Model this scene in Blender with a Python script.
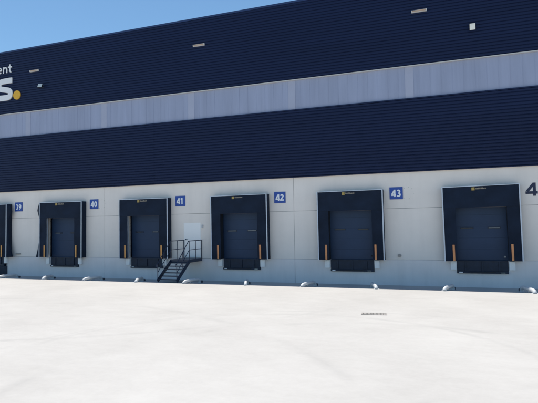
import bpy, bmesh, math, random
from mathutils import Vector, Matrix
random.seed(7)
S = bpy.context.scene
C = S.collection
for o in list(bpy.data.objects): bpy.data.objects.remove(o)
R = math.radians

# ------------------------------------------------------------ camera
cam = bpy.data.cameras.new('camera'); co = bpy.data.objects.new('camera', cam); C.objects.link(co)
cam.sensor_width = 36; cam.sensor_fit = 'HORIZONTAL'; cam.lens = 496.668 / 538 * 36
cam.clip_start = .1; cam.clip_end = 3000
r = Vector((0.93986512, 0.34112785, -0.01689191)); u = Vector((0.03158152, -0.03755426, 0.99879542)); f = Vector((-0.34008257, 0.93926645, 0.04606928))
m = Matrix((r, u, -f)).transposed().to_4x4(); m.translation = Vector((0, -24.1158, 2.9652)); co.matrix_world = m
S.camera = co
# ------------------------------------------------------------ sky, sun, exposure
SUN = Vector((-.26, .211, 1)).normalized()          # towards the sun
el = math.asin(SUN.z); rot = math.atan2(SUN.x, SUN.y)
W = bpy.data.worlds.new('World'); S.world = W; W.use_nodes = True
nt = W.node_tree; bg = nt.nodes['Background']
sky = nt.nodes.new('ShaderNodeTexSky'); sky.sky_type = 'NISHITA'; sky.sun_disc = False
sky.sun_elevation = el; sky.sun_rotation = rot; sky.air_density = 1.0; sky.dust_density = .25; sky.ozone_density = 1.0; sky.altitude = 300
hs = nt.nodes.new('ShaderNodeMix'); hs.data_type = 'RGBA'; hs.blend_type = 'MULTIPLY'; hs.inputs['Factor'].default_value = 1; hs.inputs['B'].default_value = (.75, .95, 1.0, 1)
nt.links.new(sky.outputs[0], hs.inputs['A']); nt.links.new(hs.outputs['Result'], bg.inputs[0]); bg.inputs[1].default_value = .105
sl = bpy.data.lights.new('sun', 'SUN'); sl.energy = 4.2; sl.angle = R(.53); sl.color = (1, .95, .87)
so = bpy.data.objects.new('sun', sl); C.objects.link(so); so.rotation_euler = SUN.to_track_quat('Z', 'Y').to_euler(); so.location = (0, 0, 40)
S.view_settings.view_transform = 'Standard'; S.view_settings.look = 'None'; S.view_settings.gamma = 1; S.view_settings.exposure = .40
S.view_settings.use_curve_mapping = False
S.render.engine = 'CYCLES'; S.cycles.max_bounces = 8; S.cycles.diffuse_bounces = 5; S.render.resolution_x = 1024; S.render.resolution_y = 767

# ------------------------------------------------------------ materials
def mat(name, col, rough=.6, metal=0, var=.08, scale=3, col2=None, bump=0, bscale=40, spec=.5, stretch=(1, 1, 1), detail=6, streak=0):
    M = bpy.data.materials.new(name); M.use_nodes = True; n = M.node_tree.nodes; l = M.node_tree.links
    b = n['Principled BSDF']; b.inputs['Roughness'].default_value = rough; b.inputs['Metallic'].default_value = metal
    b.inputs['Specular IOR Level'].default_value = spec
    tc = n.new('ShaderNodeTexCoord'); mp = n.new('ShaderNodeMapping'); mp.inputs['Scale'].default_value = stretch
    l.new(tc.outputs['Object'], mp.inputs[0])
    t = n.new('ShaderNodeTexNoise'); t.inputs['Scale'].default_value = scale; t.inputs['Detail'].default_value = detail; t.inputs['Roughness'].default_value = .6
    l.new(mp.outputs[0], t.inputs[0])
    rp = n.new('ShaderNodeValToRGB'); rp.color_ramp.elements[0].position = .3; rp.color_ramp.elements[1].position = .7
    c2 = col2 or tuple(min(1, x * (1 + var)) for x in col); c1 = tuple(x * (1 - var) for x in col)
    rp.color_ramp.elements[0].color = (*c1, 1); rp.color_ramp.elements[1].color = (*c2, 1)
    l.new(t.outputs[0], rp.inputs[0]); l.new(rp.outputs[0], b.inputs['Base Color'])
    if streak:
        mp2 = n.new('ShaderNodeMapping'); mp2.inputs['Scale'].default_value = (1.1, 1.1, .12); l.new(tc.outputs['Object'], mp2.inputs[0])
        t3 = n.new('ShaderNodeTexNoise'); t3.inputs['Scale'].default_value = 1; t3.inputs['Detail'].default_value = 9; t3.inputs['Roughness'].default_value = .7; l.new(mp2.outputs[0], t3.inputs[0])
        r3 = n.new('ShaderNodeValToRGB'); r3.color_ramp.elements[0].position = .45; r3.color_ramp.elements[1].position = .75; k0 = 1 - streak
        r3.color_ramp.elements[0].color = (1, 1, 1, 1); r3.color_ramp.elements[1].color = (k0, k0, k0, 1); l.new(t3.outputs[0], r3.inputs[0])
        m3 = n.new('ShaderNodeMix'); m3.data_type = 'RGBA'; m3.blend_type = 'MULTIPLY'; m3.inputs['Factor'].default_value = 1
        l.new(rp.outputs[0], m3.inputs['A']); l.new(r3.outputs[0], m3.inputs['B']); l.new(m3.outputs['Result'], b.inputs['Base Color'])
    if bump:
        t2 = n.new('ShaderNodeTexNoise'); t2.inputs['Scale'].default_value = bscale; t2.inputs['Detail'].default_value = 4
        l.new(tc.outputs['Object'], t2.inputs[0])
        bp = n.new('ShaderNodeBump'); bp.inputs['Strength'].default_value = bump; bp.inputs['Distance'].default_value = .01
        l.new(t2.outputs[0], bp.inputs['Height']); l.new(bp.outputs[0], b.inputs['Normal'])
    return M
M = {}
M['wall'] = mat('concrete_panel', (.85, .785, .73), .85, var=.04, scale=.5, bump=.25, bscale=60, spec=.2, stretch=(1, 1, 1.3), streak=.07)
M['plinth'] = mat('grey_plinth_concrete', (.79, .755, .75), .85, var=.045, streak=.09, scale=.7, bump=.25, bscale=60, spec=.2)
M['groove'] = mat('joint_sealant', (.16, .16, .17), .8)
M['navy'] = mat('navy_steel_sheet', (.0080, .0165, .056), .5, var=.12, scale=.35, spec=.22, stretch=(.3, 1, 3))
M['coping'] = mat('navy_coping', (.02, .04, .12), .4)
M['poly'] = mat('translucent_sheet', (.325, .362, .49), .5, var=.10, scale=.6, spec=.3, stretch=(3, 1, .25))
M['poly_light'] = mat('translucent_sheet_over_column', (.385, .41, .52), .5, var=.05, scale=.8, spec=.3)
M['flash'] = mat('pale_flashing', (.55, .54, .52), .5)  # pale tone puts light bounced onto the flashing's lower edge into colour
M['fabric'] = mat('black_blue_shelter_fabric', (.009, .017, .036), .65, var=.3, scale=1.5, bump=.7, bscale=5, spec=.16)
M['alu'] = mat('aluminium_edge', (.55, .60, .68), .45, metal=.2, var=.1, scale=3)
M['jamb'] = mat('pale_jamb', (.42, .45, .5), .6)
M['door'] = mat('navy_door_sheet', (.022, .046, .10), .5, var=.08, scale=1.2, spec=.3, bump=.1, bscale=8)
M['black'] = mat('black_rubber', (.010, .013, .02), .7)
M['block_grey'] = mat('dark_grey_block', (.07, .085, .11), .8)
M['leveller'] = mat('navy_leveller_steel', (.010, .021, .045), .55, var=.3, scale=5, spec=.4)
M['pane_dark'] = mat('dark_pane', (.008, .011, .018), .15)
M['pane_light'] = mat('pale_pane', (.30, .32, .33), .3)
M['orange'] = mat('orange_marker', (.74, .30, .12), .5, var=.1)
M['yellow_orange'] = mat('faded_orange_marker', (.78, .36, .10), .5, var=.1)
M['galv'] = mat('galvanised_steel', (.58, .60, .62), .55, metal=.1, var=.15, scale=8)
M['buffer'] = mat('pale_steel_buffer', (.88, .89, .90), .5, var=.06, scale=6)
M['blue'] = mat('blue_sign', (.018, .075, .36), .45, var=.04)
M['navynum'] = mat('navy_number', (.010, .018, .06), .5)
M['white'] = mat('white_letter', (.80, .80, .80), .5, var=.02)
M['whitenum'] = mat('white_number', (.85, .86, .88), .5, var=.02)
M['yellow'] = mat('amber_dot', (.75, .42, .03), .5)
M['logo'] = mat('yellow_print', (.42, .30, .09), .6)
M['logo_pale'] = mat('pale_print', (.30, .26, .21), .6)
M['steel'] = mat('dark_painted_steel', (.018, .030, .065), .45)
M['pdoor'] = mat('pale_grey_door', (.90, .90, .90), .5, var=.01, scale=1)
M['tan'] = mat('tan_scupper_lining', (.62, .40, .26), .6)
M['pale'] = mat('pale_metal', (.72, .70, .66), .5)
M['lamp_body'] = mat('dark_lamp_body', (.012, .015, .03), .5)
M['lamp_face'] = mat('frosted_lamp_face', (.78, .78, .72), .35)
M['grate'] = mat('grate_steel', (.34, .32, .30), .6)
M['gravel'] = mat('roof_membrane', (.3, .3, .3), .9)
M['stain'] = mat('adhesive_residue', (.52, .52, .46), .9, var=.15, scale=20)

# ground concrete: streaky slabs, faint tyre arcs, saw cuts
def ground_mat():
    G = bpy.data.materials.new('yard_concrete'); G.use_nodes = True; n = G.node_tree.nodes; l = G.node_tree.links
    b = n['Principled BSDF']; b.inputs['Roughness'].default_value = .9; b.inputs['Specular IOR Level'].default_value = .15
    tc = n.new('ShaderNodeTexCoord')
    def noise(scale, st, det=6, rough=.6):
        mp = n.new('ShaderNodeMapping'); mp.inputs['Scale'].default_value = st; mp.inputs['Rotation'].default_value = (0, 0, .12); l.new(tc.outputs['Object'], mp.inputs[0])
        t = n.new('ShaderNodeTexNoise'); t.inputs['Scale'].default_value = scale; t.inputs['Detail'].default_value = det; t.inputs['Roughness'].default_value = rough
        l.new(mp.outputs[0], t.inputs[0]); return t.outputs[0]
    def math_(op, a, b_=None, c=None, clamp=False):
        k = n.new('ShaderNodeMath'); k.operation = op; k.use_clamp = clamp
        for i, v in enumerate((a, b_, c)):
            if v is None: continue
            if isinstance(v, (int, float)): k.inputs[i].default_value = v
            else: l.new(v, k.inputs[i])
        return k.outputs[0]
    a = noise(.3, (1, 1.1, 1)); c = noise(1.5, (.8, 1.5, 1), 9, .72); d = noise(9, (1, 1, 1), 4)
    v = math_('ADD', math_('MULTIPLY', a, .5), math_('MULTIPLY', c, .35)); v = math_('ADD', v, math_('MULTIPLY', d, .15))
    rp = n.new('ShaderNodeValToRGB'); rp.color_ramp.elements[0].position = .38; rp.color_ramp.elements[1].position = .62
    rp.color_ramp.elements[0].color = (.445, .428, .408, 1); rp.color_ramp.elements[1].color = (.512, .495, .473, 1)
    l.new(v, rp.inputs[0])
    sx = n.new('ShaderNodeSeparateXYZ'); l.new(tc.outputs['Object'], sx.inputs[0])
    X, Y = sx.outputs[0], sx.outputs[1]
    def arc(cx, cy, rad, wid):
        dx = math_('SUBTRACT', X, cx); dy = math_('SUBTRACT', Y, cy)
        dist = math_('SQRT', math_('ADD', math_('MULTIPLY', dx, dx), math_('MULTIPLY', dy, dy)))
        e = math_('ABSOLUTE', math_('SUBTRACT', dist, rad))
        return math_('SUBTRACT', 1, math_('DIVIDE', e, wid), clamp=True)
    mk = None
    for (cx, cy, rad, wid) in ((-3.59, -15.19, 5.65, .16), (-2.27, -16.17, 7.44, .12), (-1.36, -16.3, 5.92, .22), (-16, -2, 14.0, .18), (-14, -24, 15, .22), (9, -26, 13.6, .2)):
        q = arc(cx, cy, rad, wid); mk = q if mk is None else math_('MAXIMUM', mk, q)
    patch = noise(.35, (1, 1, 1), 3); patch = math_('MULTIPLY', math_('SUBTRACT', patch, .42), 5, clamp=True)
    mk = math_('MULTIPLY', mk, patch)
    mx = n.new('ShaderNodeMix'); mx.data_type = 'RGBA'; mx.inputs['B'].default_value = (.27, .265, .26, 1)
    l.new(math_('MULTIPLY', mk, .24), mx.inputs['Factor']); l.new(rp.outputs[0], mx.inputs['A'])
    l.new(mx.outputs['Result'], b.inputs['Base Color'])
    bp = n.new('ShaderNodeBump'); bp.inputs['Strength'].default_value = .3; bp.inputs['Distance'].default_value = .01
    l.new(d, bp.inputs['Height']); l.new(bp.outputs[0], b.inputs['Normal'])
    return G
M['ground'] = ground_mat()

# ------------------------------------------------------------ helpers
class MB:
    def __init__(s): s.v = []; s.f = []; s.mi = []
    def box(s, x0, x1, y0, y1, z0, z1, mi=0):
        b = len(s.v)
        s.v += [(x0, y0, z0), (x1, y0, z0), (x1, y1, z0), (x0, y1, z0), (x0, y0, z1), (x1, y0, z1), (x1, y1, z1), (x0, y1, z1)]
        for q in ((0, 3, 2, 1), (4, 5, 6, 7), (0, 1, 5, 4), (1, 2, 6, 5), (2, 3, 7, 6), (3, 0, 4, 7)):
            s.f.append(tuple(b + i for i in q)); s.mi.append(mi)
        return s
    def grid(s, P, mi=0):      # P: rows of points
        b = len(s.v); n = len(P[0])
        for row in P: s.v += [tuple(p) for p in row]
        for i in range(len(P) - 1):
            for j in range(n - 1):
                s.f.append((b + i * n + j, b + i * n + j + 1, b + (i + 1) * n + j + 1, b + (i + 1) * n + j)); s.mi.append(mi)
        return s
    def tube(s, pts, rad, seg=10, mi=0, cap=True):
        pts = [Vector(p) for p in pts]; rings = []
        for i, p in enumerate(pts):
            t = (pts[min(i + 1, len(pts) - 1)] - pts[max(i - 1, 0)]).normalized()
            a = Vector((0, 0, 1)) if abs(t.z) < .95 else Vector((1, 0, 0))
            n1 = t.cross(a).normalized(); n2 = t.cross(n1).normalized()
            k = rad[i] if isinstance(rad, (list, tuple)) else rad
            rings.append([p + k * (n1 * math.cos(2 * math.pi * j / seg) + n2 * math.sin(2 * math.pi * j / seg)) for j in range(seg)])
        b = len(s.v)
        for rg in rings: s.v += [tuple(q) for q in rg]
        for i in range(len(pts) - 1):
            for j in range(seg):
                k = (j + 1) % seg
                s.f.append((b + i * seg + j, b + i * seg + k, b + (i + 1) * seg + k, b + (i + 1) * seg + j)); s.mi.append(mi)
        if cap:
            s.f.append(tuple(b + j for j in range(seg))[::-1]); s.f.append(tuple(b + (len(pts) - 1) * seg + j for j in range(seg))); s.mi += [mi, mi]
        return s
    def bar(s, a, b_, w, h, mi=0):    # rectangular bar between two points, h in the up direction
        a = Vector(a); b_ = Vector(b_); t = (b_ - a).normalized(); side = t.cross(Vector((0, 0, 1))).normalized(); up = side.cross(t).normalized()
        k = len(s.v)
        for p in (a, b_):
            for sx, sz in ((-1, -1), (1, -1), (1, 1), (-1, 1)): s.v.append(tuple(p + side * sx * w / 2 + up * sz * h / 2))
        for q in ((0, 1, 2, 3), (7, 6, 5, 4), (0, 4, 5, 1), (1, 5, 6, 2), (2, 6, 7, 3), (3, 7, 4, 0)): s.f.append(tuple(k + i for i in q)); s.mi.append(mi)
        return s
    def build(s, name, mats, parent=None, smooth=False, bevel=0, loc=None):
        me = bpy.data.meshes.new(name); me.from_pydata(s.v, [], s.f)
        if not isinstance(mats, (list, tuple)): mats = [mats]
        for q in mats: me.materials.append(M[q])
        for p, i in zip(me.polygons, s.mi): p.material_index = i; p.use_smooth = smooth
        bm = bmesh.new(); bm.from_mesh(me); bmesh.ops.recalc_face_normals(bm, faces=bm.faces)
        if bevel: bmesh.ops.bevel(bm, geom=bm.edges[:], offset=bevel, segments=2, affect='EDGES', clamp_overlap=True)
        bm.to_mesh(me); bm.free()
        o = bpy.data.objects.new(name, me); C.objects.link(o)
        if parent: o.parent = parent
        if loc: o.location = loc
        return o
def tag(o, label=None, cat=None, group=None, kind=None):
    if label: o['label'] = label
    if cat: o['category'] = cat
    if group: o['group'] = group
    if kind: o['kind'] = kind
    return o
def empty(name, loc=(0, 0, 0), rz=0):
    o = bpy.data.objects.new(name, None); C.objects.link(o); o.location = loc; o.rotation_euler = (0, 0, rz); o.empty_display_size = .3; return o
def children(o): return [c for c in bpy.data.objects if c.parent == o]
def copy_tree(o, parent=None):
    kids = children(o); c = o.copy(); C.objects.link(c); c.parent = parent
    for k in kids: copy_tree(k, c)
    return c
def text_mesh(name, body, height, depth, bold, mats, parent, x0, z0, y, width=None, capheight=None):
    cu = bpy.data.curves.new('lettering', 'FONT'); cu.body = body; cu.size = 1; cu.offset = bold; cu.extrude = .01; cu.resolution_u = 6
    t = bpy.data.objects.new('lettering', cu); C.objects.link(t); bpy.context.view_layer.update()
    me = bpy.data.meshes.new_from_object(t.evaluated_get(bpy.context.evaluated_depsgraph_get()))
    bpy.data.objects.remove(t); bpy.data.curves.remove(cu)
    xs = [v.co.x for v in me.vertices]; ys = [v.co.y for v in me.vertices]
    sy = height / (max(ys) - min(ys)); sx = sy if width is None else width / (max(xs) - min(xs))
    mx, my = min(xs), min(ys)
    for v in me.vertices:
        x, yy, zz = v.co; v.co = ((x - mx) * sx, -depth if zz > 0 else 0, (yy - my) * sy)
    me.materials.clear(); me.materials.append(M[mats])
    for p in me.polygons: p.material_index = 0
    o = bpy.data.objects.new(name, me); C.objects.link(o); o.parent = parent; o.location = (x0, y, z0); return o

# ------------------------------------------------------------ dimensions
SP = 5.8062; X44 = 1.3155; H1, H2, H3, H4, H5, H6 = 1.2, 3.616, 5.313, 8.79, 10.29, 14.418
XC = {k: X44 - (44 - k) * SP for k in range(39, 45)}
XA, XB = -62.0, 42.0
G0 = .24
def gz(y):           # yard falls gently to the dock wall
    t = min(1, max(0, -y / 3.4)); return G0 * t

# ------------------------------------------------------------ ground
g = MB()
ys = [-700, -120, -40, -12, -3.9, -3.4, -2.6, -1.3, 0, .6, 60, 700]
g.grid([[(x, y, (G0 if y < -3.4 else (gz(y) if y < 0 else 0))) for x in (-700, -200, XA, -30, -15, 0, 15, XB, 200, 700)] for y in ys])
tag(g.build('ground', 'ground'), kind='structure')

# ------------------------------------------------------------ warehouse
wh = empty('warehouse', (0, 0, 0))
tag(wh, 'long warehouse in navy ribbed cladding above a pale concrete wall of loading docks', 'building')
T = .22; GP = .007
joints = [X44 + .5 * SP + 2 * SP * k for k in range(-7, 5)]
joints = [x for x in joints if XA < x < XB]
PD = (-13.735, -12.705, 1.235, 3.12)   # personnel door opening
def row(z0, z1, holes, mb):
    # holes: list of (x0,x1); pieces between holes and joints
    cuts = [XA]
    ev = sorted([(h[0], h[1]) for h in holes] + [(j - GP, j + GP) for j in joints])
    cur = XA
    for a, b in ev:
        if a > cur: mb.box(cur, a, 0, T, z0, z1)
        cur = max(cur, b)
    mb.box(cur, XB, 0, T, z0, z1)
doorholes = [(XC[k] - 1.12, XC[k] + 1.12) for k in XC]
up = MB(); row(H2 + GP, H3 + .3, [], up)
row(H1 + GP, H2 - GP, doorholes + [(PD[0], PD[1])], up)
up.box(PD[0], PD[1], 0, T, PD[3], H2 - GP); up.box(PD[0], PD[1], 0, T, H1 + GP, PD[2])
up.build('wall', 'wall', wh)
pl = MB(); row(-.5, H1 - GP, [(XC[k] - 1.06, XC[k] + 1.06) for k in XC if k != 39] + [(XC[39] - 1.06, XC[39] + 1.25)], pl)
for k in XC:
    if k != 39: pl.box(XC[k] - 1.06, XC[k] + 1.06, 0, T, -.5, .62)
pl.box(XC[39] - 1.06, XC[39] + 1.25, 0, T, -.5, .04)
pl.build('plinth', 'plinth', wh)
bk = MB()
ev = sorted(doorholes + [(PD[0], PD[1])]); cur = XA
for a, b in ev: bk.box(cur, a, .012, T - .02, -.4, H3 + .2); cur = b
bk.box(cur, XB, .012, T - .02, -.4, H3 + .2)
for a, b in doorholes: bk.box(a, b, .012, T - .02, H2 - .2 + .15, H3 + .2)
bk.build('joint_sealant', 'groove', wh)
core = MB().box(XA + .05, XB - .05, T + .55, 46, -.4, H6 - .8); core.build('rear_walls', 'navy', wh)
rf = MB().box(XA + .02, XB - .02, .12, 46.05, H6 - .78, H6 - .62); rf.build('roof', 'gravel', wh)
sd = MB().box(XA, XA + .05, T, 46.1, -.4, H6 - .1); sd.build('end_wall', 'navy', wh)
MB().box(XB - .05, XB, T, 46.1, -.4, H6 - .1).build('end_wall', 'navy', wh)
# corrugated cladding: horizontal trapezoidal ribs
def cladding(name, z0, z1, y, pitch=.145, depth=.042):
    prof = []; n = round((z1 - z0) / pitch); pt = (z1 - z0) / n
    for i in range(n):
        b = z0 + i * pt
        prof += [(y, b), (y, b + pt * .16), (y - depth, b + pt * .34), (y - depth, b + pt * .92)]
    prof.append((y, z1))
    mb = MB(); xs = [XA]
    x = XA
    while x < XB - 6: x += 5.8062; xs.append(min(x, XB))
    xs[-1] = XB
    for a, b in zip(xs[:-1], xs[1:]):
        dy = random.uniform(-.004, .004); dz = random.uniform(-.006, .006)
        mb.grid([[(a, p[0] + dy, p[1] + dz) for p in prof], [(b, p[0] + dy, p[1] + dz) for p in prof]])
    return mb.build(name, 'navy', wh)
cladding('lower_cladding', H3 + .03, H4 - .06, -.055)
cladding('upper_cladding', H5 + .042, H6 - .10, -.055)
MB().box(XA, XB, -.02, .12, H3 + .32, H4 - .02).box(XA, XB, -.02, .12, H5 + .02, H6 - .05).build('cladding_backing', 'navy', wh)
MB().box(XA, XB, -.115, -.002, H3, H3 + .03).build('base_flashing', 'navy', wh)
MB().box(XA, XB, -.118, .05, H4 - .06, H4).build('sill_flashing', 'navy', wh)
MB().box(XA, XB, -.14, -.022, H5, H5 + .04).build('drip_flashing', 'flash', wh)
MB().box(XA, XB, -.13, .35, H6 - .1, H6).build('coping', 'coping', wh)
# translucent band, one sheet every 0.484 m with upstanding seams
bd = MB(); x = XA; i = 0; SH = SP / 12
x = X44 + .5 * SP - 12 * 11 * SH
while x < XB:
    k = round((x - (X44 + .5 * SP)) / SH)
    a, b = max(x, XA), min(x + SH - .02, XB)
    yj = -.03 + random.uniform(-.004, .004)
    if b > a:
        bd.box(a, b, yj, .02, H4 - .002, H5 + .02, 1 if k % 12 == 0 and False else 0)
        bd.box(b, b + .02, yj - .006, .015, H4 + .001, H5 + .01, 0)
    if k % 12 == 0: bd.box(x - .18, x + .20, yj - .016, yj + .004, H4 + .002, H5 + .005, 1)
    x += SH
bd.build('translucent_band', ['poly', 'poly_light'], wh)

# doors, levellers
panes = {39: (0, 1), 40: (1, 0), 41: (0, 1), 42: (1, 1), 43: (0, 0), 44: (0, 1)}  # pale panes carry glint and see-through light in their colour
for k, xc in XC.items():
    d = MB(); yd = .12; zz = [1.16, 1.68, 2.2, 2.72, 3.24, 3.7]
    for a, b in zip(zz[:-1], zz[1:]):
        d.box(xc - 1.11, xc + 1.11, yd, yd + .05, a + .002, b - .002)
        for q in range(1, 5):
            zq = a + (b - a) * q / 5; d.box(xc - 1.10, xc + 1.10, yd - .002, yd + .002, zq - .005, zq + .005)
    dd = d.build('dock_door', 'door', wh)
    MB().box(xc - 1.115, xc + 1.115, yd + .03, yd + .09, 1.15, 3.71).build('door_backing', 'black', dd)
    for sgn, x0, x1 in ((0, -.86, -.30), (1, .28, .82)):
        wn = MB().box(xc + x0, xc + x1, yd - .014, yd, 2.615, 2.69).build('window', 'leveller', dd)
        pw = (x0 + .04, x1 - .04) if not (k in (40, 41)) else (x0 + .04, x1 - .18)
        MB().box(xc + pw[0], xc + pw[1], yd - .018, yd - .013, 2.637, 2.668).build('pane', 'pane_light' if panes[k][sgn] else 'pane_dark', wn)
    if k in (43, 44):
        MB().box(xc + .90, xc + .98, yd - .04, yd, 1.33, 1.40).build('handle', 'pane_light' if k == 44 else 'black', dd)
    # leveller
    lv = MB()
    zb = .62
    lv.box(xc - 1.05, xc + 1.05, -.015, .12, zb + .1, 1.185)
    lv.box(xc - 1.05, xc + 1.05, -.09, .12, zb + .005, zb + .1)
    lv.box(xc - 1.0, xc + 1.0, -.06, .3, 1.16, 1.197)
    for q in (-.7, 0, .7): lv.box(xc + q - .03, xc + q + .03, -.05, -.012, zb + .1, 1.15)
    lo = lv.build('dock_leveller', 'leveller', wh)
    MB().box(xc - .6, xc + .55, -.10, -.088, zb + .055, zb + .085).build('lip', 'black', lo)
    MB().box(xc - .97, xc - .82, -.095, -.086, zb + .035, zb + .075).build('warning_sticker', 'buffer', lo)
    MB().box(xc + .74, xc + .92, -.095, -.086, zb + .035, zb + .06).build('warning_sticker', 'stain', lo)
    if k == 39:
        MB().box(xc - 1.05, xc + 1.24, -.05, .12, .045, .60).build('lower_dark_box', 'leveller', lo)  # dark box filling the space between leveller and ground

# personnel door
p = MB().box(PD[0] + .03, PD[1] - .03, -.004, .06, PD[2] + .01, PD[3] - .03).build('personnel_door', 'pdoor', wh)
fr = MB().box(PD[0], PD[0] + .03, -.01, .1, PD[2], PD[3]).box(PD[1] - .03, PD[1], -.01, .1, PD[2], PD[3]).box(PD[0] + .03, PD[1] - .03, -.01, .1, PD[3] - .03, PD[3])
fr.build('frame', 'pdoor', p)
MB().box(PD[0] + .10, PD[0] + .13, -.04, -.004, 2.2, 2.24).box(PD[0] + .10, PD[0] + .24, -.055, -.04, 2.2, 2.225).build('handle', 'steel', p)
tag(MB().box(-12.64, -12.55, -.07, 0, 2.84, 3.0).build('wall_box', 'galv', bevel=.008), 'small grey box on the wall beside the top of the personnel door', 'wall box')

# glue rings left by removed stickers
for k in (40, 43):
    cx, cz = XC[k] + 2.66, 4.33
    for j in range(9):
        a = 2 * math.pi * j / 9 + random.uniform(-.15, .15); rr = .27 + random.uniform(-.03, .03)
        px, pz = cx + rr * math.cos(a), cz + rr * math.sin(a); q = random.uniform(.012, .024)
        MB().tube([(px, -.003, pz), (px, .001, pz)], q, 7).build('adhesive_mark', 'stain', wh)

# sockets on the wall
s1 = MB().tube([(-2.25, 0, 1.40), (-2.25, -.06, 1.40)], .075, 16).tube([(-2.25, -.06, 1.40), (-2.25, -.085, 1.40)], .05, 16)
tag(s1.build('wall_socket', 'grate', bevel=0), 'round dark socket low on the wall between docks 43 and 44', 'socket')
e_ = MB()
e_.box(-25.76, -25.36, -.05, 0, 1.34, 1.42); e_.box(-25.70, -25.42, -.09, -.05, 1.35, 1.40)
tag(e_.build('wall_bracket', 'grate', bevel=.006), 'small flat dark bracket on the wall between docks 39 and 40', 'bracket')

# ------------------------------------------------------------ dock shelters
P = .42; HW = 1.596; ZT = 4.529
words = {39: 'thirty nine'}
def shelter(k):
    xc = XC[k]; t = empty('dock_shelter', (xc, 0, 0)); rnd = random.Random(k)
    def bulge(side, z):
        if (k == 40 and side < 0) or (k == 39 and side > 0):
            u_ = (z - 1.2) / 3.33
            top = math.exp(-((u_ - .86) / .13) ** 2); bot = max(0, 1 - u_ / .45) ** 1.3; mid = math.exp(-((u_ - .5) / .1) ** 2)
            return .02 + .27 * top + .36 * bot + .05 * mid
        return .008 * math.sin(z * 5 + side + k)
    # side covers
    for sd_ in (-1, 1):
        nz = 14; rows = []
        for i in range(nz + 1):
            z = 1.2 + (ZT - .01 - 1.2) * i / nz; b = bulge(sd_, z); rw = []
            for j in range(7):
                v = (0, .2, .4, .55, .7, .85, 1)[j]; y = -.001 - (P - .012) * v
                rw.append((sd_ * (HW - .012 + b * v * v * (1 - v) * 6.75), y, z))
            rows.append(rw)
        mb = MB().grid(rows)
        inner = [[(q[0] - sd_ * .03, q[1], q[2]) for q in rw] for rw in rows]; mb.grid(inner)
        mb.box(sd_ * (HW - .05) - .008, sd_ * (HW - .05) + .008, -P + .03, -.005, 1.21, ZT - .03)
        mb.build('side_cover', 'fabric', t, smooth=True)
    hood = MB(); hood.box(-HW + .013, HW - .013, -P + .01, -.002, ZT - .035, ZT - .008); hood.build('hood', 'fabric', t)
    # head curtain with slight sag and ripples
    def cloth(x0, x1, z0, z1, nx, nz, amp, ph, y0=-P):
        rows = []
        for i in range(nz + 1):
            z = z0 + (z1 - z0) * i / nz; rw = []
            for j in range(nx + 1):
                x = x0 + (x1 - x0) * j / nx
                w = amp * math.sin(x * 7 + ph) * (1 - i / nz * .7) + amp * .6 * math.sin(z * 5 + ph * 2)
                rw.append((x, y0 + w, z))
            rows.append(rw)
        mb = MB().grid(rows); mb.grid([[(q[0], q[1] + .012, q[2]) for q in rw] for rw in rows])
        mb.grid([[rows[0][j], (rows[0][j][0], rows[0][j][1] + .012, rows[0][j][2])] for j in range(nx + 1)])
        for c_ in (0, nx): mb.grid([[rows[i][c_], (rows[i][c_][0], rows[i][c_][1] + .012, rows[i][c_][2])] for i in range(nz + 1)])
        return mb
    cloth(-1.56, 1.56, 3.56, ZT - .03, 20, 6, .010, rnd.uniform(0, 6), -P + .006).build('head_curtain', 'fabric', t, smooth=True)
    for sd_ in (-1, 1):
        a, b = sorted((sd_ * 1.04, sd_ * 1.56))
        cloth(a, b, 1.2 + rnd.uniform(-.02, .02), 3.6, 5, 14, .012, rnd.uniform(0, 6), -P + .022).build('side_curtain', 'fabric', t, smooth=True)
        # orange reversing marker sewn on the side curtain
        xm = sd_ * 1.185
        MB().box(xm - .045, xm + .045, -P - .012, -P + .012, 1.22, 1.93).build('reversing_marker', 'yellow_orange' if k <= 41 else 'orange', t, bevel=.003)
        # pale edge profile
        tw = .05
        MB().box(*sorted((sd_ * (HW - tw), sd_ * HW)), -P - .014, -P + .02, 1.19, ZT).build('edge_profile', 'alu', t, bevel=.003)
        # jamb behind curtain
        jm = 'jamb' if (k in (39, 40, 41) and sd_ < 0) else 'black'
        MB().box(*sorted((sd_ * 1.05, sd_ * 1.095)), -P + .05, (-P + .17 if jm == 'jamb' else -.004), 1.21, 3.6).build('jamb', jm, t)
    MB().box(-HW + .052, HW - .052, -P - .014, -P + .02, ZT - .032, ZT).build('edge_profile', 'alu', t, bevel=.003)
    MB().box(-1.095, 1.095, -P + .05, -.004, 3.61, 3.65).build('head_lining', 'black', t)
    # maker's tab
    lg = MB().box(-.34, -.21, -P - .016, -P, 4.32, 4.45, 0)
    xx = -.17
    for j in range(8):
        w = rnd.uniform(.035, .05); lg.box(xx, xx + w, -P - .015, -P, 4.36, 4.36 + rnd.choice((.055, .07)), 1); xx += w + .012
    lg.build('maker_label', ['logo', 'logo_pale'], t)
    return t
WHERE = {39: 'the dock cut off at left', 40: 'the second dock from the left', 41: 'the dock just left of the stairs', 42: 'the dock just right of the stairs', 43: 'the second dock from the right', 44: 'the rightmost dock'}
desc = {39: 'black dock shelter cut off by the left edge of the photo, beside sign 39',
        40: 'black dock shelter with bulging left side and pale inner jamb, beside sign 40',
        41: 'black dock shelter right behind the steel stairs, beside sign 41',
        42: 'black dock shelter to the right of the stairs, beside blue sign 42',
        43: 'black dock shelter with thin pale edges, left of blue sign 43',
        44: 'black dock shelter farthest right, left of the bare dark number'}
for k in XC:
    sh = tag(shelter(k), desc[k], 'dock shelter', 'dock shelters along the wall')
    tilt = {44: -.65, 43: -.2, 42: -.25, 40: .2}.get(k, 0); sh.rotation_euler = (0, R(tilt), 0); sh.location.x -= R(tilt) * 3.2

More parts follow.
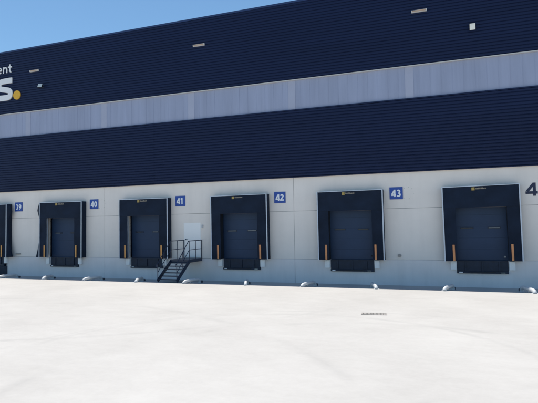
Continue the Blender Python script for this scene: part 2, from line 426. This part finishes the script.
# buffers
def make_buffer():
    t = empty('dock_buffer')
    MB().box(-.12, .12, -.14, -.004, -.19, .19).build('buffer_plate', 'buffer', t, bevel=.01)
    MB().box(-.10, .10, -.004 + .0, .0, -.2, .2).build('back_plate', 'galv', t)
    return t
b0 = make_buffer(); first = True
for k in XC:
    for s_, nm in ((-1, 'left'), (1, 'right')):
        o = b0 if first else copy_tree(b0); first = False
        o.location = (XC[k] + s_ * 1.20, 0, .98)
        tag(o, f'steel buffer at the {nm} corner of {WHERE[k]}', 'buffer', 'buffers below the dock doors')

# bold sans glyphs drawn as strokes: unit height 1, list of (points, closed)
def arcpts(cx, cz, rx, rz, a0, a1, n=14): return [(cx + rx * math.cos(R(a0 + (a1 - a0) * i / n)), cz + rz * math.sin(R(a0 + (a1 - a0) * i / n))) for i in range(n + 1)]
def glyph(ch, th):
    h = th / 2
    if ch == '4': return [[(.47, 0), (.47, 1)], [(.47 - h * .2, 1 - h * .62), (h * .9, .25 + h)], [(0, .25), (.64, .25)]]
    if ch == '0': return [arcpts(.31, .5, .31 - h, .5 - h, 0, 360, 28)]
    if ch == '1': return [[(.30, 0), (.30, 1)], [(.06, .78), (.28, .93)]]
    if ch == '2': return [arcpts(.29, .70, .29 - h, .30 - h, 165, -30, 16) + [(h * 1.1, h * 1.4)], [(0, h), (.60, h)]]
    if ch == '3': return [arcpts(.27, .74, .27 - h, .26 - h, 150, -90, 16), arcpts(.27, .28, .31 - h, .28 - h + .02, 90, -150, 18)]
    if ch == '9': return [arcpts(.30, .66, .30 - h, .34 - h, 0, 360, 24), [(.60 - h, .66)] + arcpts(.22, .58, .38 - h, .58 - h, 0, -95, 14)]
    if ch == 'n': return [[(h, 0), (h, .72)], arcpts(.34, .40, .34 - h, .32 - h, 170, 0, 14) + [(.68 - h, 0)]]
    if ch == 't': return [[(.16 + h, .95), (.16 + h, .26)] + arcpts(.30 + h, .26, .14, .26 - h, 180, 285, 10), [(0, .72 - h), (.50, .72 - h)]]
    if ch == 'e': return [arcpts(.33, .36, .33 - h, .37 - h, 0, 320, 26), [(h * .6, .36), (.66 - h * .3, .36)]]
def glyph_mesh(ch, size, th, y, dep, x0, z0, mb, sx=1.0):
    for n_, st_ in enumerate(glyph(ch, th)):
        P_ = [Vector((a * sx, 0, b)) for a, b in st_]; yy = y - dep - n_ * .0015
        L_, R_ = [], []
        for i, p_ in enumerate(P_):
            t1 = (P_[i] - P_[i - 1]).normalized() if i else None; t2 = (P_[i + 1] - P_[i]).normalized() if i < len(P_) - 1 else None
            if i == 0 and (P_[0] - P_[-1]).length < 1e-4: t1 = (P_[-1] - P_[-2]).normalized()
            if i == len(P_) - 1 and (P_[0] - P_[-1]).length < 1e-4: t2 = (P_[1] - P_[0]).normalized()
            tt = ((t1 or t2) + (t2 or t1)).normalized(); k_ = 1 / max(.5, abs(tt.dot(t1 or t2)))
            nn = Vector((-tt.z, 0, tt.x)) * th / 2 * k_
            L_.append(p_ + nn); R_.append(p_ - nn)
        q = lambda v, y_: (x0 + v.x * size, y_, z0 + v.z * size)
        mb.grid([[q(a, yy), q(b, yy)] for a, b in zip(L_, R_)])
        mb.grid([[q(a, yy), q(a, y)] for a in L_]); mb.grid([[q(a, yy), q(a, y)] for a in R_])
        for i in (0, -1): mb.grid([[q(L_[i], yy), q(L_[i], y)], [q(R_[i], yy), q(R_[i], y)]])
def word(body, size, th, mats, parent, x0, z0, y, dep, adv, sx=1.0, name='number'):
    mb = MB()
    for i, ch in enumerate(body): glyph_mesh(ch, size, th, y, dep, x0 + i * adv * size, z0, mb, sx)
    return mb.build(name, mats, parent)
# number signs
for k in range(39, 45):
    x0 = XC[k] + 1.86
    if k < 44:
        t = empty('number_sign', (x0 + .305, 0, 4.05))
        MB().box(-.305, .305, -.03, -.001, 0, .57).build('sign_panel', 'blue', t, bevel=.004)
        word(str(k), .34, .21, 'whitenum', t, -.225, .115, -.0302, .003, .71)
        tag(t, f'blue sign with white number {k}, right of {WHERE[k]}', 'number sign', 'dock number signs')
    else:
        t = empty('number_sign', (XC[44] + 1.84, 0, 4.01))
        word('44', .575, .2, 'navynum', t, 0, 0, -.001, .004, 1.02, 1.30)
        tag(t, 'large dark number on the bare wall at the right edge of the photo', 'number sign', 'dock number signs')

# ------------------------------------------------------------ wheel guides
def make_guide(side):      # local origin: outer foot on the yard, +y towards the wall
    t = empty('wheel_guide')
    pts = []
    s_ = side
    base = [(.16 * s_, -.06, .01), (.158 * s_, -.045, .045), (.145 * s_, .01, .085), (.10 * s_, .13, .112), (.02 * s_, .33, .122), (-.08 * s_, .62, .122), (-.12 * s_, .80, .118), (-.145 * s_, .90, .085), (-.155 * s_, .94, .01), (-.155 * s_, .945, -.085)]
    # resample for smoothness
    from mathutils import geometry
    P_ = [Vector(b) for b in base]
    for i in range(len(P_) - 1):
        p0 = P_[max(i - 1, 0)]; p1 = P_[i]; p2 = P_[i + 1]; p3 = P_[min(i + 2, len(P_) - 1)]
        for j in range(4):
            q = j / 4; pts.append(.5 * ((2 * p1) + (p2 - p0) * q + (2 * p0 - 5 * p1 + 4 * p2 - p3) * q * q + (3 * p1 - p0 - 3 * p2 + p3) * q ** 3))
    pts.append(P_[-1])
    MB().tube(pts, .074, 16).build('guide_tube', 'galv', t, smooth=True)
    MB().box(.16 * s_ - .11, .16 * s_ + .11, -.13, .09, -.005, .012).build('foot_plate', 'galv', t)
    MB().box(-.165 * s_ - .11, -.165 * s_ + .11, .92, 1.12, -.08, -.062).build('foot_plate', 'galv', t)
    MB().tube([(.02 * s_, .32, -.03), (.02 * s_, .32, .11)], .035, 10).build('leg', 'galv', t, smooth=True)
    MB().box(-.165 * s_ - .09, -.165 * s_ + .09, 1.0, 1.13, -.078, .045).build('end_block', 'block_grey', t, bevel=.02)  # plain dark grey block behind the inner end of the tube
    return t
gl, gr = make_guide(-1), make_guide(1); ul = ur = False
for k in XC:
    for s_, nm in ((-1, 'left'), (1, 'right')):
        if s_ < 0: o = gl if not ul else copy_tree(gl); ul = True
        else: o = gr if not ur else copy_tree(gr); ur = True
        o.location = (XC[k] + s_ * 1.42, -3.28, gz(-3.28))
        tag(o, f'galvanised wheel guide, {nm} one of {WHERE[k]}', 'wheel guide', 'wheel guides in front of the docks')

# ------------------------------------------------------------ access stairs
st = empty('access_stairs', (-13.2, 0, 0))
tag(st, 'dark steel stairs with railed landing under the pale personnel door', 'stairs')
LX, RX, LY, FY, LZ = -.545, .575, -1.43, -2.67, 1.22
fz = gz(FY)
MB().box(LX, RX, LY, -.005, LZ - .04, LZ).box(LX, LX + .04, LY, -.01, LZ - .16, LZ - .04).box(RX - .04, RX, LY, -.01, LZ - .16, LZ - .04).box(LX + .04, RX - .04, LY, LY + .04, LZ - .16, LZ - .04).build('landing', 'steel', st)
for sx, x in ((-1, LX + .02), (1, RX - .02)):
    MB().bar((x, LY + .03, LZ - .10), (x, FY, fz + .06), .035, .19).build('stringer', 'steel', st)
nst = 6
for i in range(1, nst + 1):
    z = LZ - (LZ - fz) * i / (nst + 1) ; y = LY - (LY - FY) * -1 * (-1) * (i - .4) / (nst + .3) if False else LY + (FY - LY) * (i - .45) / nst
    MB().box(LX + .04, RX - .04, y - .11, y + .11, z - .035, z).build('step', 'steel', st)
RH = .96; rr = .021
for x in (LX + .02, RX - .02):
    h = MB().tube([(x, -.03, LZ + RH), (x, LY + .04, LZ + RH)], rr, 8).tube([(x, -.03, LZ + RH * .52), (x, LY + .04, LZ + RH * .52)], rr * .8, 8)
    h.build('guard_rail', 'steel', st)
    for y in (-.05, LY / 2, LY + .04): MB().tube([(x, y, LZ), (x, y, LZ + RH)], rr, 8).build('post', 'steel', st)
    h = MB().tube([(x, LY + .04, LZ + RH), (x, LY - .02, LZ + RH), (x, FY + .02, fz + .92), (x, FY - .1, fz + .86), (x, FY - .1, fz + .76)], rr, 8)
    h.tube([(x, LY + .04, LZ + RH * .52), (x, FY + .02, fz + .48)], rr * .8, 8)
    h.build('handrail', 'steel', st)
    MB().tube([(x, FY + .02, fz), (x, FY + .02, fz + .92)], rr, 8).build('post', 'steel', st)
    MB().tube([(x, (LY + FY) / 2, (LZ + fz) / 2 - .02), (x, (LY + FY) / 2, (LZ + fz) / 2 + .93)], rr, 8).build('post', 'steel', st)

# ------------------------------------------------------------ scuppers and lamps on upper cladding
labs = {-24.36: 'small pale overflow scupper near the lettering, left end of the upper cladding', -12.66: 'small pale overflow scupper in the middle of the upper cladding', -1.06: 'small pale overflow scupper in the upper cladding at the right, near the top'}
for x, lb in labs.items():
    t = empty('overflow_scupper', (x + (.14 if x < -20 else .03), -.087, 12.87))
    MB().box(-.34, .34, -.10, 0, -.06, -.045).box(-.34, -.32, -.10, 0, -.045, .045).box(.32, .34, -.10, 0, -.045, .045).box(-.34, .34, -.04, 0, .045, .06).build('sleeve', 'pale', t)
    MB().box(-.32, .32, -.05, -.03, -.045, .045).build('lining', 'tan', t)
    tag(t, lb, 'scupper', 'overflow scuppers in the cladding')
def lamp(x, z, tilt, rz, lb, sc=1):
    t = empty('floodlight', (x, -.087, z))
    MB().box(-.03, .03, -.16, 0, .02, .07).box(-.07, .07, -.012, 0, -.04, .12).build('bracket', 'lamp_body', t)
    hd = MB().box(-.13, .13, -.05, .05, -.15, .15).build('lamp_head', 'lamp_body', t, bevel=.012)
    hd.location = (0, -.22, .02); hd.rotation_euler = (tilt, 0, rz)
    fc = MB().box(-.117, .117, -.058, -.049, -.137, .137).build('lamp_glass', 'lamp_face', hd)
    tag(t, lb, 'floodlight', 'floodlights on the cladding')
lamp(1.25, 11.67, R(12), 0, 'pale square floodlight on the upper cladding at the right')
lamp(-23.58, 11.75, R(-35), R(25), 'tilted floodlight on the cladding just right of the amber dot')

# ------------------------------------------------------------ lettering
sg = empty('wall_lettering', (-27.04, -.09, 11.2))
tag(sg, 'large pale letters ending in an amber dot on the upper cladding, cut off at left', 'lettering')
for ch, x0, sx in (('e', -.25, .95), ('n', .19, .98), ('t', .62, 1.15)):
    mb = MB(); glyph_mesh(ch, .56, .15, 0, .03, x0, 1.80, mb, sx); mb.build('letter', 'white', sg)
# heavy s drawn as a thick stroke with straight-cut ends
def heavy_s():
    th = .36; pts = []
    # centre line (x,z) from upper right terminal round to lower left
    ctrl = [(.98, 1.27), (.45, 1.27), (.02, 1.22), (-.10, .98), (.02, .80), (.45, .70), (.78, .60), (.86, .40), (.72, .21), (.30, .18), (-.28, .20)]
    P_ = [Vector((a, 0, b)) for a, b in ctrl]
    for i in range(len(P_) - 1):
        p0 = P_[max(i - 1, 0)]; p1 = P_[i]; p2 = P_[i + 1]; p3 = P_[min(i + 2, len(P_) - 1)]
        for j in range(6):
            q = j / 6; pts.append(.5 * ((2 * p1) + (p2 - p0) * q + (2 * p0 - 5 * p1 + 4 * p2 - p3) * q * q + (3 * p1 - p0 - 3 * p2 + p3) * q ** 3))
    pts.append(P_[-1]); L = []; Rr = []
    for i, p_ in enumerate(pts):
        tdir = (pts[min(i + 1, len(pts) - 1)] - pts[max(i - 1, 0)]).normalized(); nrm = Vector((-tdir.z, 0, tdir.x))
        if i in (0, len(pts) - 1): nrm = Vector((0, 0, -1)) if nrm.z < 0 else Vector((0, 0, 1))
        L.append(p_ + nrm * th / 2); Rr.append(p_ - nrm * th / 2)
    mb = MB(); fr_ = -.06
    mb.grid([[(a.x, fr_, a.z), (b.x, fr_, b.z)] for a, b in zip(L, Rr)])
    mb.grid([[(a.x, fr_, a.z), (a.x, 0, a.z)] for a in L]); mb.grid([[(a.x, fr_, a.z), (a.x, 0, a.z)] for a in Rr])
    for i in (0, -1): mb.grid([[(L[i].x, fr_, L[i].z), (L[i].x, 0, L[i].z)], [(Rr[i].x, fr_, Rr[i].z), (Rr[i].x, 0, Rr[i].z)]])
    return mb.build('letter', 'white', sg)
heavy_s()
MB().tube([(1.40, 0, .27), (1.40, -.06, .27)], .29, 36).build('dot', 'yellow', sg)

# ------------------------------------------------------------ drain grate in the yard
dg = empty('drain_grate', (-2.2, -9.0, G0), .12)
MB().box(-.37, .37, -.14, .14, .001, .004).build('pit', 'black', dg)
fm = MB().box(-.37, .37, -.145, -.125, .004, .012).box(-.37, .37, .125, .145, .004, .012).box(-.37, -.35, -.125, .125, .004, .012).box(.35, .37, -.125, .125, .004, .012)
fm.build('frame', 'grate', dg)
gb = MB()
for i in range(17): gb.box(-.335 + i * .042 - .015, -.335 + i * .042 + .015, -.125, .125, .004, .011)
gb.build('bars', 'grate', dg)
tag(dg, 'small dark rectangular drain grate set in the bright yard', 'drain grate')
